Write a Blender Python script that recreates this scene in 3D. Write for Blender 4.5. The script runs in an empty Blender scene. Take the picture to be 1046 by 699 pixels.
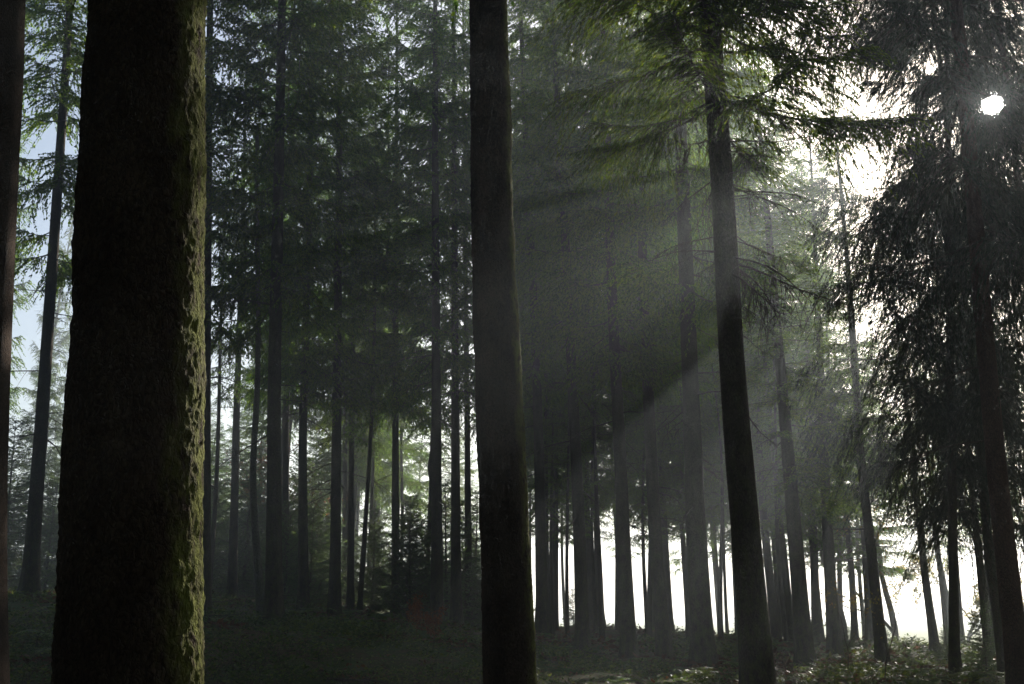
import bpy, math, random
import numpy as np
from mathutils import Vector, Matrix, Quaternion

random.seed(7)
RNG = np.random.default_rng(7)
scene = bpy.context.scene
COL = scene.collection
PI = math.pi

# ------------------------------------------------------------------ camera numbers
PW, PH = 1046.0, 699.0
F = 1121.0                      # focal length in photograph pixels
PITCH = math.radians(14.0)
CZ = 1.6
CP, SP = math.cos(PITCH), math.sin(PITCH)


def ray(px, py):
    a, b = (px - PW / 2) / F, -(py - PH / 2) / F
    return np.array([a, CP - b * SP, SP + b * CP])


def at(px, py, Y):
    """the point at distance Y in front of the camera that stands at a place of the photograph"""
    d = ray(px, py)
    return np.array([0, 0, CZ]) + d * (Y / d[1])


SUN_D = ray(1015, 108)
SUN_D = SUN_D / np.linalg.norm(SUN_D)
SUN_EL = math.asin(SUN_D[2])
SUN_AZ = math.atan2(SUN_D[0], SUN_D[1])

# ------------------------------------------------------------------ noise


def _hash(ix, iy, seed):
    h = (ix.astype(np.int64) * 374761393 + iy.astype(np.int64) * 668265263 + seed * 144665) & 0x7FFFFFFF
    h = ((h ^ (h >> 13)) * 1274126177) & 0x7FFFFFFF
    h = (h ^ (h >> 16)) & 0x7FFFFFFF
    return (h % 100003) / 100003.0


def vnoise(x, y, seed=0, per=None):
    x, y = np.asarray(x, float), np.asarray(y, float)
    ix, iy = np.floor(x), np.floor(y)
    fx, fy = x - ix, y - iy
    fx, fy = fx * fx * (3 - 2 * fx), fy * fy * (3 - 2 * fy)
    ix, iy = ix.astype(np.int64), iy.astype(np.int64)
    w = (lambda q: np.mod(q, per)) if per else (lambda q: q)
    a, b = _hash(w(ix), iy, seed), _hash(w(ix + 1), iy, seed)
    c, d = _hash(w(ix), iy + 1, seed), _hash(w(ix + 1), iy + 1, seed)
    return (a * (1 - fx) + b * fx) * (1 - fy) + (c * (1 - fx) + d * fx) * fy


def worley(x, y, seed, per):
    """distance to the nearest and second nearest jittered cell point and the nearest one's id; periodic in x"""
    ix, iy = np.floor(x).astype(np.int64), np.floor(y).astype(np.int64)
    d1 = np.full(x.shape, 9.0)
    d2 = np.full(x.shape, 9.0)
    cid = np.zeros(x.shape)
    for dx in (-1, 0, 1):
        for dy in (-1, 0, 1):
            cx, cy = ix + dx, iy + dy
            wx = np.mod(cx, per)
            px = cx + _hash(wx, cy, seed)
            py = cy + _hash(wx, cy, seed + 5)
            d = np.hypot(px - x, py - y)
            near = d < d1
            d2 = np.where(near, d1, np.minimum(d2, d))
            cid = np.where(near, _hash(wx, cy, seed + 9), cid)
            d1 = np.where(near, d, d1)
    return d1, d2, cid


def fbm(x, y, seed=0, n=4):
    r, a = 0.0, 0.5
    for i in range(n):
        r = r + a * (vnoise(x * 2 ** i, y * 2 ** i, seed + i * 17) - 0.5)
        a *= 0.5
    return r


def sm(a, b, x):
    t = np.clip((x - a) / (b - a), 0, 1)
    return t * t * (3 - 2 * t)

# ------------------------------------------------------------------ materials


class NT:
    def __init__(s, name):
        s.m = bpy.data.materials.new(name)
        s.m.use_nodes = True
        s.t = s.m.node_tree
        s.t.nodes.clear()
        s.out = s.n('ShaderNodeOutputMaterial')

    def n(s, kind, **kw):
        x = s.t.nodes.new(kind)
        for k, v in kw.items():
            if k.startswith('i_'):
                x.inputs[k[2:].replace('_', ' ')].default_value = v
            else:
                setattr(x, k, v)
        return x

    def l(s, a, b):
        s.t.links.new(a, b)

    def ramp(s, fac, stops):
        r = s.n('ShaderNodeValToRGB')
        e = r.color_ramp.elements
        while len(e) < len(stops):
            e.new(0.5)
        for q, (p, c) in zip(e, stops):
            q.position = p
            q.color = (*c, 1) if len(c) == 3 else c
        s.l(fac, r.inputs[0])
        return r.outputs[0]

    def mix(s, fac, a, b, mode='MIX'):
        x = s.n('ShaderNodeMix', data_type='RGBA', blend_type=mode)
        for i, v in ((0, fac), (6, a), (7, b)):
            if isinstance(v, (int, float)):
                x.inputs[i].default_value = v
            elif isinstance(v, tuple):
                x.inputs[i].default_value = (*v, 1)
            else:
                s.l(v, x.inputs[i])
        return x.outputs[2]

    def math(s, op, a, b=None, clamp=False):
        x = s.n('ShaderNodeMath', operation=op, use_clamp=clamp)
        for i, v in ((0, a), (1, b)):
            if v is None:
                continue
            if isinstance(v, (int, float)):
                x.inputs[i].default_value = v
            else:
                s.l(v, x.inputs[i])
        return x.outputs[0]

    def noise(s, vec, scale, detail=4, rough=0.55):
        x = s.n('ShaderNodeTexNoise', i_Scale=scale, i_Detail=detail, i_Roughness=rough)
        if vec is not None:
            s.l(vec, x.inputs['Vector'])
        return x.outputs[0]


def bark_material(name, dark, mid, light, moss=0.5, moss_h=3.0, moss_col=(0.075, 0.095, 0.018), scale=1.0, bump=0.6, side=False):
    m = NT(name)
    tc = m.n('ShaderNodeTexCoord')
    mp = m.n('ShaderNodeMapping')
    mp.inputs['Scale'].default_value = (1, 1, 0.55)
    m.l(tc.outputs['Object'], mp.inputs['Vector'])
    v = mp.outputs[0]
    big = m.noise(v, 3.0 * scale, 5)
    fine = m.noise(v, 38 * scale, 6, 0.65)
    vor = m.n('ShaderNodeTexVoronoi', feature='DISTANCE_TO_EDGE', i_Scale=26 * scale)
    warp = m.n('ShaderNodeVectorMath', operation='SCALE')
    nz = m.n('ShaderNodeTexNoise', i_Scale=14 * scale, i_Detail=3.0)
    m.l(v, nz.inputs['Vector'])
    m.l(nz.outputs[1], warp.inputs[0])
    warp.inputs['Scale'].default_value = 0.07
    add = m.n('ShaderNodeVectorMath', operation='ADD')
    m.l(v, add.inputs[0])
    m.l(warp.outputs[0], add.inputs[1])
    m.l(add.outputs[0], vor.inputs['Vector'])
    c = m.ramp(m.math('ADD', m.math('MULTIPLY', big, 0.5), m.math('MULTIPLY', fine, 0.5)), [(0.32, dark), (0.5, mid), (0.68, light)])
    crack = m.ramp(vor.outputs[0], [(0.0, (0.25, 0.22, 0.2)), (0.09, (1, 1, 1))])
    c = m.mix(0.8, c, crack, 'MULTIPLY')
    sep = m.n('ShaderNodeSeparateXYZ')
    m.l(tc.outputs['Object'], sep.inputs[0])
    hfall = m.n('ShaderNodeMapRange', i_From_Min=0.0, i_From_Max=moss_h, i_To_Min=1.0, i_To_Max=0.35)
    m.l(sep.outputs[2], hfall.inputs[0])
    mossn = m.ramp(m.noise(v, 9 * scale, 6, 0.7), [(0.36, (0, 0, 0)), (0.54, (1, 1, 1))] if side else [(0.42, (0, 0, 0)), (0.62, (1, 1, 1))])
    mf = m.math('MULTIPLY', m.math('MULTIPLY', mossn, hfall.outputs[0]), moss, True)
    if side:      # moss kept to the sunlit side, so its lighter colour follows the light
        sx = m.n('ShaderNodeMapRange', i_From_Min=0.58, i_From_Max=0.95)
        da = m.n('ShaderNodeAttribute', attribute_name='lit_side')
        m.l(m.math('ADD', da.outputs['Fac'], m.math('MULTIPLY', m.math('SUBTRACT', m.noise(v, 6, 4), 0.5), 0.9)), sx.inputs[0])
        mf = m.math('MULTIPLY', mf, sx.outputs[0])
    mc = m.mix(fine, moss_col, tuple(min(1, x * 1.9) for x in moss_col))
    c = m.mix(mf, c, mc)
    lich = m.ramp(m.noise(v, 30 * scale, 3, 0.6), [(0.66, (0, 0, 0)), (0.74, (1, 1, 1))])
    c = m.mix(m.math('MULTIPLY', lich, 0.18 if side else 0.45), c, (0.17, 0.18, 0.12))
    b = m.n('ShaderNodeBsdfPrincipled', i_Roughness=0.95)
    b.inputs['Specular IOR Level'].default_value = 0.15
    m.l(c, b.inputs['Base Color'])
    h = m.math('ADD', m.math('MULTIPLY', m.math('MINIMUM', vor.outputs[0], 0.25), 2.2), m.math('MULTIPLY', fine, 0.8))
    bp = m.n('ShaderNodeBump', i_Strength=bump, i_Distance=0.03)
    m.l(h, bp.inputs['Height'])
    m.l(bp.outputs[0], b.inputs['Normal'])
    m.l(b.outputs[0], m.out.inputs[0])
    return m.m


def leaf_material(name, a, b, c, trans, tmix=0.4, scale=1.2, rough=0.55):
    m = NT(name)
    tc = m.n('ShaderNodeTexCoord')
    oi = m.n('ShaderNodeObjectInfo')
    geo = m.n('ShaderNodeNewGeometry')
    n1 = m.noise(tc.outputs['Object'], scale, 4)
    f = m.math('ADD', m.math('MULTIPLY', n1, 0.55), m.math('MULTIPLY', geo.outputs['Random Per Island'], 0.45))
    col = m.ramp(f, [(0.3, a), (0.5, b), (0.72, c)])
    hs = m.n('ShaderNodeHueSaturation')
    hv = m.n('ShaderNodeMapRange', i_To_Min=0.485, i_To_Max=0.515)
    m.l(oi.outputs['Random'], hv.inputs[0])
    m.l(hv.outputs[0], hs.inputs['Hue'])
    m.l(m.math('ADD', m.math('MULTIPLY', oi.outputs['Random'], 0.4), 0.8), hs.inputs['Value'])
    m.l(col, hs.inputs['Color'])
    p = m.n('ShaderNodeBsdfPrincipled', i_Roughness=rough)
    p.inputs['Specular IOR Level'].default_value = 0.25
    m.l(hs.outputs[0], p.inputs['Base Color'])
    t = m.n('ShaderNodeBsdfTranslucent')
    m.l(m.mix(1.0, hs.outputs[0], trans, 'MULTIPLY'), t.inputs['Color'])
    mx = m.n('ShaderNodeMixShader', i_Fac=tmix)
    m.l(p.outputs[0], mx.inputs[1])
    m.l(t.outputs[0], mx.inputs[2])
    m.l(mx.outputs[0], m.out.inputs[0])
    return m.m


M_BARK = bark_material('spruce_bark', (0.030, 0.022, 0.017), (0.075, 0.056, 0.044), (0.14, 0.112, 0.09), moss=0.55, moss_h=4.0)
M_BARK_MOSSY = bark_material('mossy_spruce_bark', (0.022, 0.014, 0.010), (0.060, 0.038, 0.026), (0.12, 0.082, 0.058), moss=0.95, moss_h=40.0,
                             moss_col=(0.105, 0.115, 0.022), scale=1.9, bump=0.6, side=True)
M_BARK_RED = bark_material('reddish_spruce_bark', (0.045, 0.022, 0.016), (0.11, 0.058, 0.042), (0.18, 0.105, 0.08), moss=0.15)
M_BARK_GREY = bark_material('grey_smooth_bark', (0.09, 0.085, 0.075), (0.16, 0.15, 0.135), (0.24, 0.23, 0.21), moss=0.75, moss_h=1.8, scale=0.8, bump=0.3)
M_BARK_BIRCH = bark_material('white_birch_bark', (0.10, 0.09, 0.08), (0.5, 0.48, 0.45), (0.68, 0.66, 0.62), moss=0.1, scale=0.45, bump=0.25)
M_TWIG = bark_material('twig_bark', (0.055, 0.044, 0.036), (0.11, 0.09, 0.072), (0.19, 0.165, 0.13), moss=0.0, bump=0.2)
M_PALE_TWIG = bark_material('pale_twig_bark', (0.14, 0.12, 0.10), (0.25, 0.22, 0.19), (0.36, 0.32, 0.28), moss=0.0, bump=0.2)
M_NEEDLE = leaf_material('spruce_needles', (0.014, 0.036, 0.010), (0.030, 0.066, 0.014), (0.060, 0.100, 0.018), (6.2, 5.2, 0.6), 0.46)
M_NEEDLE_SHADED = leaf_material('shaded_needles', (0.010, 0.022, 0.011), (0.018, 0.034, 0.015), (0.032, 0.048, 0.020), (2.6, 2.4, 0.8), 0.2)  # darker, less translucent needle copy; shade of the backlit crowns put into the colour
M_NEEDLE_YOUNG = leaf_material('young_spruce_needles', (0.030, 0.055, 0.026), (0.055, 0.095, 0.040), (0.09, 0.13, 0.05), (2.6, 2.4, 1.2), 0.42, scale=2.0)
M_LEAF = leaf_material('undergrowth_leaves', (0.032, 0.056, 0.020), (0.065, 0.11, 0.032), (0.12, 0.145, 0.045), (2.4, 2.4, 0.9), 0.4, scale=0.6)
M_DRY = leaf_material('dry_leaves', (0.055, 0.030, 0.016), (0.11, 0.058, 0.028), (0.17, 0.10, 0.045), (1.8, 1.5, 0.9), 0.3, scale=0.9)
M_BEECH = leaf_material('copper_beech_leaves', (0.10, 0.045, 0.028), (0.16, 0.075, 0.04), (0.22, 0.12, 0.055), (1.9, 1.4, 0.8), 0.45)
M_YELLOW = leaf_material('pale_autumn_leaves', (0.14, 0.14, 0.03), (0.22, 0.19, 0.045), (0.28, 0.17, 0.06), (1.7, 1.6, 0.8), 0.45)


def ground_material():
    m = NT('forest_floor')
    tc = m.n('ShaderNodeTexCoord')
    v = tc.outputs['Object']
    big = m.noise(v, 0.22, 5, 0.6)
    mid = m.noise(v, 1.6, 6, 0.65)
    fine = m.noise(v, 22, 6, 0.7)
    litter = m.ramp(fine, [(0.3, (0.05, 0.034, 0.022)), (0.5, (0.115, 0.078, 0.05)), (0.72, (0.20, 0.14, 0.09))])
    moss = m.ramp(fine, [(0.3, (0.03, 0.048, 0.018)), (0.55, (0.075, 0.11, 0.032)), (0.75, (0.12, 0.15, 0.045))])
    f = m.ramp(m.math('ADD', m.math('MULTIPLY', big, 0.55), m.math('MULTIPLY', mid, 0.45)), [(0.43, (0, 0, 0)), (0.55, (1, 1, 1))])
    b = m.n('ShaderNodeBsdfPrincipled', i_Roughness=0.95)
    b.inputs['Specular IOR Level'].default_value = 0.1
    m.l(m.mix(f, litter, moss), b.inputs['Base Color'])
    bp = m.n('ShaderNodeBump', i_Strength=0.8, i_Distance=0.06)
    m.l(m.math('ADD', fine, m.math('MULTIPLY', mid, 2.0)), bp.inputs['Height'])
    m.l(bp.outputs[0], b.inputs['Normal'])
    m.l(b.outputs[0], m.out.inputs[0])
    return m.m


def meadow_material():
    m = NT('meadow_grass')
    tc = m.n('ShaderNodeTexCoord')
    v = tc.outputs['Object']
    f = m.math('ADD', m.math('MULTIPLY', m.noise(v, 0.08, 5, 0.6), 0.6), m.math('MULTIPLY', m.noise(v, 3.5, 5, 0.7), 0.4))
    b = m.n('ShaderNodeBsdfPrincipled', i_Roughness=0.9)
    m.l(m.ramp(f, [(0.35, (0.11, 0.14, 0.035)), (0.5, (0.19, 0.22, 0.055)), (0.65, (0.27, 0.27, 0.09))]), b.inputs['Base Color'])
    bp = m.n('ShaderNodeBump', i_Strength=0.6, i_Distance=0.15)
    m.l(m.noise(v, 9, 5, 0.7), bp.inputs['Height'])
    m.l(bp.outputs[0], b.inputs['Normal'])
    m.l(b.outputs[0], m.out.inputs[0])
    return m.m

# ------------------------------------------------------------------ mesh helpers


def mesh_np(name, verts, faces, mats, midx=None, smooth=True):
    """faces: list of int arrays (n,3) or (n,4)"""
    me = bpy.data.meshes.new(name)
    verts = np.asarray(verts, np.float32)
    me.vertices.add(len(verts))
    me.vertices.foreach_set('co', verts.ravel())
    loops = np.concatenate([f.ravel() for f in faces]).astype(np.int32)
    tot = np.concatenate([np.full(len(f), f.shape[1]) for f in faces]).astype(np.int32)
    start = np.concatenate([[0], np.cumsum(tot)[:-1]]).astype(np.int32)
    me.loops.add(len(loops))
    me.loops.foreach_set('vertex_index', loops)
    me.polygons.add(len(tot))
    me.polygons.foreach_set('loop_start', start)
    me.polygons.foreach_set('loop_total', tot)
    for m in mats:
        me.materials.append(m)
    if midx is not None:
        me.polygons.foreach_set('material_index', np.asarray(midx, np.int32))
    me.polygons.foreach_set('use_smooth', np.full(len(tot), smooth))
    me.update(calc_edges=True)
    me.validate()
    return me


class Acc:
    """collects numpy pieces of one mesh"""

    def __init__(s):
        s.v, s.f, s.mi, s.nv = [], [], [], 0

    def add(s, verts, faces, mi=0):
        s.v.append(np.asarray(verts, float).reshape(-1, 3))
        s.f.append(np.asarray(faces, np.int64) + s.nv)
        s.mi.append(np.full(len(faces), mi))
        s.nv += len(s.v[-1])

    def mesh(s, name, mats, smooth=True):
        return mesh_np(name, np.concatenate(s.v), s.f, mats, np.concatenate(s.mi), smooth)

    def tube(s, pts, rad, sides=5, mi=0):
        pts = np.asarray(pts, float)
        rad = np.asarray(rad, float)
        n = len(pts)
        t = np.gradient(pts, axis=0)
        t /= np.linalg.norm(t, axis=1, keepdims=True) + 1e-9
        up = np.array([0, 0, 1.0]) if abs(t[0, 2]) < 0.9 else np.array([1.0, 0, 0])
        a = np.cross(t, up)
        a /= np.linalg.norm(a, axis=1, keepdims=True) + 1e-9
        b = np.cross(t, a)
        th = np.arange(sides) * 2 * PI / sides
        v = pts[:, None] + rad[:, None, None] * (np.cos(th)[None, :, None] * a[:, None] + np.sin(th)[None, :, None] * b[:, None])
        i = np.arange(n - 1)[:, None] * sides
        j = np.arange(sides)[None, :]
        k = (j + 1) % sides
        f = np.stack([i + j, i + k, i + sides + k, i + sides + j], -1).reshape(-1, 4)
        s.add(v, f, mi)

    def tubes(s, P, R, sides=3, mi=0):
        """many tubes at once: P (m, n, 3), R (m, n)"""
        m, n, _ = P.shape
        t = np.gradient(P, axis=1)
        t /= np.linalg.norm(t, axis=2, keepdims=True) + 1e-9
        up = np.where(np.abs(t[..., 2:3]) < 0.9, np.array([0, 0, 1.0]), np.array([1.0, 0, 0]))
        a = np.cross(t, up)
        a /= np.linalg.norm(a, axis=2, keepdims=True) + 1e-9
        b = np.cross(t, a)
        th = np.arange(sides) * 2 * PI / sides
        v = P[:, :, None] + R[:, :, None, None] * (np.cos(th)[:, None] * a[:, :, None] + np.sin(th)[:, None] * b[:, :, None])
        base = (np.arange(m) * n * sides)[:, None, None]
        i = (np.arange(n - 1) * sides)[None, :, None]
        j = np.arange(sides)[None, None, :]
        k = (j + 1) % sides
        f = np.stack([base + i + j, base + i + k, base + i + sides + k, base + i + sides + j], -1).reshape(-1, 4)
        s.add(v, f, mi)

    def blades(s, P, D, S, L, W, mi=0, belly=0.45):
        """rhombic blades: root P, direction D, side S, length L, width W"""
        n = len(P)
        L, W = L[:, None], W[:, None]
        v = np.stack([P, P + D * L * belly + S * W * 0.5, P + D * L, P + D * L * belly - S * W * 0.5], 1)
        f = np.arange(n * 4).reshape(n, 4)
        s.add(v, f, mi)


def norm(a):
    return a / (np.linalg.norm(a, axis=-1, keepdims=True) + 1e-9)


def link(name, me, parent=None):
    o = bpy.data.objects.new(name, me)
    COL.objects.link(o)
    if parent is not None:
        o.parent = parent
    return o


def empty(name, loc):
    o = bpy.data.objects.new(name, None)
    COL.objects.link(o)
    o.location = loc
    o.empty_display_size = 0.3
    return o


def tag(o, label, cat, group=None):
    o['label'] = label
    o['category'] = cat
    if group:
        o['group'] = group
    return o

# ------------------------------------------------------------------ crowns


def spruce_crown(seed, z0, z1, Lmax, step=0.45, per=5, twig_gap=0.11, twig_len=0.62, n_leaf=9, leaf_len=0.15, leaf_w=0.034,
                 droop=0.5, low_fac=0.6, hang=0.55, wood=0.028, mats=None, thin=0.0, loose=0.65):
    r = np.random.default_rng(seed)
    acc = Acc()
    H, A = [], []
    z = z0
    while z < z1 - 0.1:
        t = (z - z0) / (z1 - z0)
        k = max(3, int(round(per * (1 - 0.35 * t) + r.uniform(-1, 1))))
        a0 = r.uniform(0, 2 * PI)
        for i in range(k):
            if r.random() < thin:
                continue
            H.append(z + r.uniform(-0.3, 0.3) * step)
            A.append(a0 + i * 2 * PI / k + r.uniform(-0.35, 0.35))
        z += step * r.uniform(0.75, 1.25) * (1 - 0.3 * t)
    H, A = np.array(H), np.array(A)
    n = len(H)
    t = np.clip((H - z0) / (z1 - z0), 0, 1)
    prof = (1 - t) ** 0.6 * (low_fac + (1 - low_fac) * np.minimum(1, t / 0.22))
    L = np.maximum(0.22, Lmax * prof * r.uniform(0.6, 1.12, n))
    pitch = (-droop + (droop + 0.55) * t ** 0.8) + r.uniform(-0.14, 0.14, n)
    out = np.stack([np.cos(A), np.sin(A), np.zeros(n)], 1)
    side = np.stack([-np.sin(A), np.cos(A), np.zeros(n)], 1)
    bendy = r.uniform(-0.12, 0.12, n)
    upt = r.uniform(0.12, 0.4, n)

    def limb(i, s):
        """point and tangent on limb i at s"""
        Li = L[i][:, None]
        p = out[i] * Li * s[:, None] + side[i] * (Li * (bendy[i] * s ** 2)[:, None])
        zz = Li[:, 0] * (np.tan(pitch[i]) * s + upt[i] * (s ** 2.2) - 0.10 * s * (1 - s))
        p[:, 2] += H[i] + zz
        d = out[i] + side[i] * (2 * bendy[i] * s)[:, None]
        d[:, 2] += np.tan(pitch[i]) + upt[i] * 2.2 * s ** 1.2
        return p, norm(d)
    ns = 6
    ss = np.linspace(0, 1, ns)
    P = np.stack([limb(np.arange(n), np.full(n, q))[0] for q in ss], 1)
    R = (wood * (0.35 + 0.65 * L / Lmax))[:, None] * (1 - 0.85 * ss)[None]
    acc.tubes(P, R, 4, 1)
    # twigs
    cnt = np.maximum(4, (L / twig_gap * 2).astype(int))
    ti = np.repeat(np.arange(n), cnt)
    m = len(ti)
    s = 0.10 + 0.9 * r.random(m) ** 0.8
    sgn = r.choice([-1.0, 1.0], m)
    p0, d0 = limb(ti, s)
    sd = np.cross(d0, np.array([0, 0, 1.0]))
    sd = norm(sd) * sgn[:, None]
    ang = r.uniform(0.5, 1.25, m)
    d = norm(d0 * np.cos(ang)[:, None] + sd * np.sin(ang)[:, None] + np.stack([np.zeros(m), np.zeros(m), r.uniform(-0.5, 0.15, m)], 1))
    tl = twig_len * (0.35 + 0.65 * np.sin(PI * np.clip(s * 0.8 + 0.12, 0, 1))) * r.uniform(0.5, 1.25, m) * np.clip(L[ti] / 1.6, 0.35, 1.15)
    drop = hang * r.uniform(0.4, 1.4, m) * tl

    def twig(i, u):
        q = p0[i] + d[i] * (tl[i] * u)[:, None]
        q[:, 2] -= drop[i] * u ** 1.7
        dd = d[i].copy()
        dd[:, 2] -= hang * 1.7 * u ** 0.7
        return q, norm(dd)
    us = np.array([0.0, 0.5, 1.0])
    TP = np.stack([twig(np.arange(m), np.full(m, q))[0] for q in us], 1)
    TR = np.full(m, 0.0065)[:, None] * (1 - 0.7 * us)[None]
    acc.tubes(TP, TR, 3, 2)
    li = np.repeat(np.arange(m), np.maximum(3, (n_leaf * tl / twig_len).astype(int) + 1))
    k = len(li)
    u = r.random(k) ** 0.9
    q, dd = twig(li, u)
    rnd = norm(r.normal(size=(k, 3)))
    ld = norm(dd * r.uniform(0.7, 1.5, k)[:, None] + rnd * loose + np.array([0, 0, -0.25]))
    ls = norm(np.cross(ld, norm(r.normal(size=(k, 3)))))
    acc.blades(q, ld, ls, leaf_len * r.uniform(0.6, 1.35, k), leaf_w * r.uniform(0.7, 1.4, k), 0)
    return acc.mesh('crown_mesh_%d' % seed, mats or [M_NEEDLE, M_TWIG, M_TWIG], smooth=False)


def dead_branch(seed, L=1.6, strands=0):
    r = np.random.default_rng(seed)
    acc = Acc()
    s = np.linspace(0, 1, 9)
    ph = r.uniform(0, 6)
    z = -r.uniform(0.05, 0.45) * L * s ** 1.4 + 0.04 * np.sin(6 * s + ph)
    y = 0.07 * L * np.sin(3 * s + ph) * s
    P = np.stack([L * s, y, z], 1)
    acc.tube(P, 0.017 * (1 - 0.85 * s) + 0.002, 5)
    k = int(r.integers(7, 15))
    for i in range(k):
        q = r.uniform(0.15, 0.98)
        p = np.array([np.interp(q, s, P[:, c]) for c in range(3)])
        d = norm(np.array([r.uniform(0.2, 1), r.choice([-1, 1]) * r.uniform(0.3, 1.1), r.uniform(-0.9, 0.25)]))
        l = L * r.uniform(0.1, 0.42) * (1.15 - q * 0.6)
        u = np.linspace(0, 1, 5)
        T = p + d * (l * u)[:, None] + np.stack([0 * u, 0.04 * np.sin(5 * u + i), -0.3 * l * u ** 2], 1)
        acc.tube(T, 0.0065 * (1 - 0.8 * u) + 0.0012, 3)
        for j in range(int(r.integers(1, 4))):
            w = r.uniform(0.3, 0.95)
            p2 = np.array([np.interp(w, u, T[:, c]) for c in range(3)])
            d2 = norm(d + r.normal(size=3) * 0.7 + np.array([0, 0, -0.5]))
            T2 = p2 + d2 * (l * 0.4 * u)[:, None]
            acc.tube(T2, 0.004 * (1 - 0.8 * u) + 0.001, 3)
    for i in range(strands):
        q = r.uniform(0.05, 0.9)
        p = np.array([np.interp(q, s, P[:, c]) for c in range(3)]) + r.normal(size=3) * 0.03
        l = r.uniform(0.25, 1.0)
        u = np.linspace(0, 1, 5)
        T = p + np.stack([0.10 * l * np.sin(u * 3 + i), 0.08 * l * np.sin(u * 4 + 2 * i), -l * u], 1)
        acc.tube(T, 0.0055 * (1 - 0.7 * u) + 0.0015, 3)
    return acc.mesh('dead_branch_mesh_%d' % seed, [M_TWIG])


def forked(seed, H, r0, depth=4, spread=0.55, kids=3, sway=0.12, leaf=None, leaf_n=0, leaf_size=0.06, bark=M_PALE_TWIG, start=0.25, gravity=0.05):
    """a leafless or thinly leaved broad-leaved tree: (trunk mesh, crown mesh); the crown holds limbs, twigs and any leaves"""
    r = np.random.default_rng(seed)
    trunk, crown = Acc(), Acc()
    tips = []

    def grow(p, d, l, rad, lev, acc):
        n = 7
        pts = [p]
        q = p.copy()
        dd = d.copy()
        for i in range(n - 1):
            dd = norm(dd + r.normal(size=3) * sway + np.array([0, 0, gravity if lev < 3 else -0.02]))
            q = q + dd * l / (n - 1)
            pts.append(q)
        pts = np.array(pts)
        rr = np.linspace(rad, rad * (0.55 if lev < depth else 0.25), n)
        acc.tube(pts, rr, 7 if lev == 0 else (5 if lev == 1 else 3))
        if lev >= 2:
            tips.append(pts)
        if lev >= depth:
            return
        k = kids + int(r.integers(0, 2))
        for i in range(k):
            s = r.uniform(start if lev == 0 else 0.3, 1.0) if i else 1.0
            b = np.array([np.interp(s, np.linspace(0, 1, n), pts[:, c]) for c in range(3)])
            side = norm(np.cross(dd, r.normal(size=3)))
            nd = norm(dd + side * spread * r.uniform(0.6, 1.5))
            grow(b, nd, l * r.uniform(0.5, 0.8), np.interp(s, np.linspace(0, 1, n), rr) * r.uniform(0.5, 0.8), lev + 1, crown)
    grow(np.zeros(3) + np.array([0, 0, -0.1]), norm(np.array([r.normal() * 0.06, r.normal() * 0.06, 1.0])), H * 0.5, r0, 0, trunk)
    mats = [bark]
    if leaf_n:
        T = np.concatenate(tips)
        i = r.integers(0, len(T), leaf_n)
        P = T[i] + r.normal(size=(leaf_n, 3)) * 0.05
        D = norm(r.normal(size=(leaf_n, 3)) + np.array([0, 0, -0.4]))
        S = norm(np.cross(D, r.normal(size=(leaf_n, 3))))
        crown.blades(P, D, S, leaf_size * r.uniform(0.7, 1.4, leaf_n), leaf_size * 0.6 * r.uniform(0.7, 1.3, leaf_n), 1)
        mats.append(leaf)
    return trunk.mesh('forked_trunk_%d' % seed, [bark]), crown.mesh('forked_crown_%d' % seed, mats)

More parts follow.
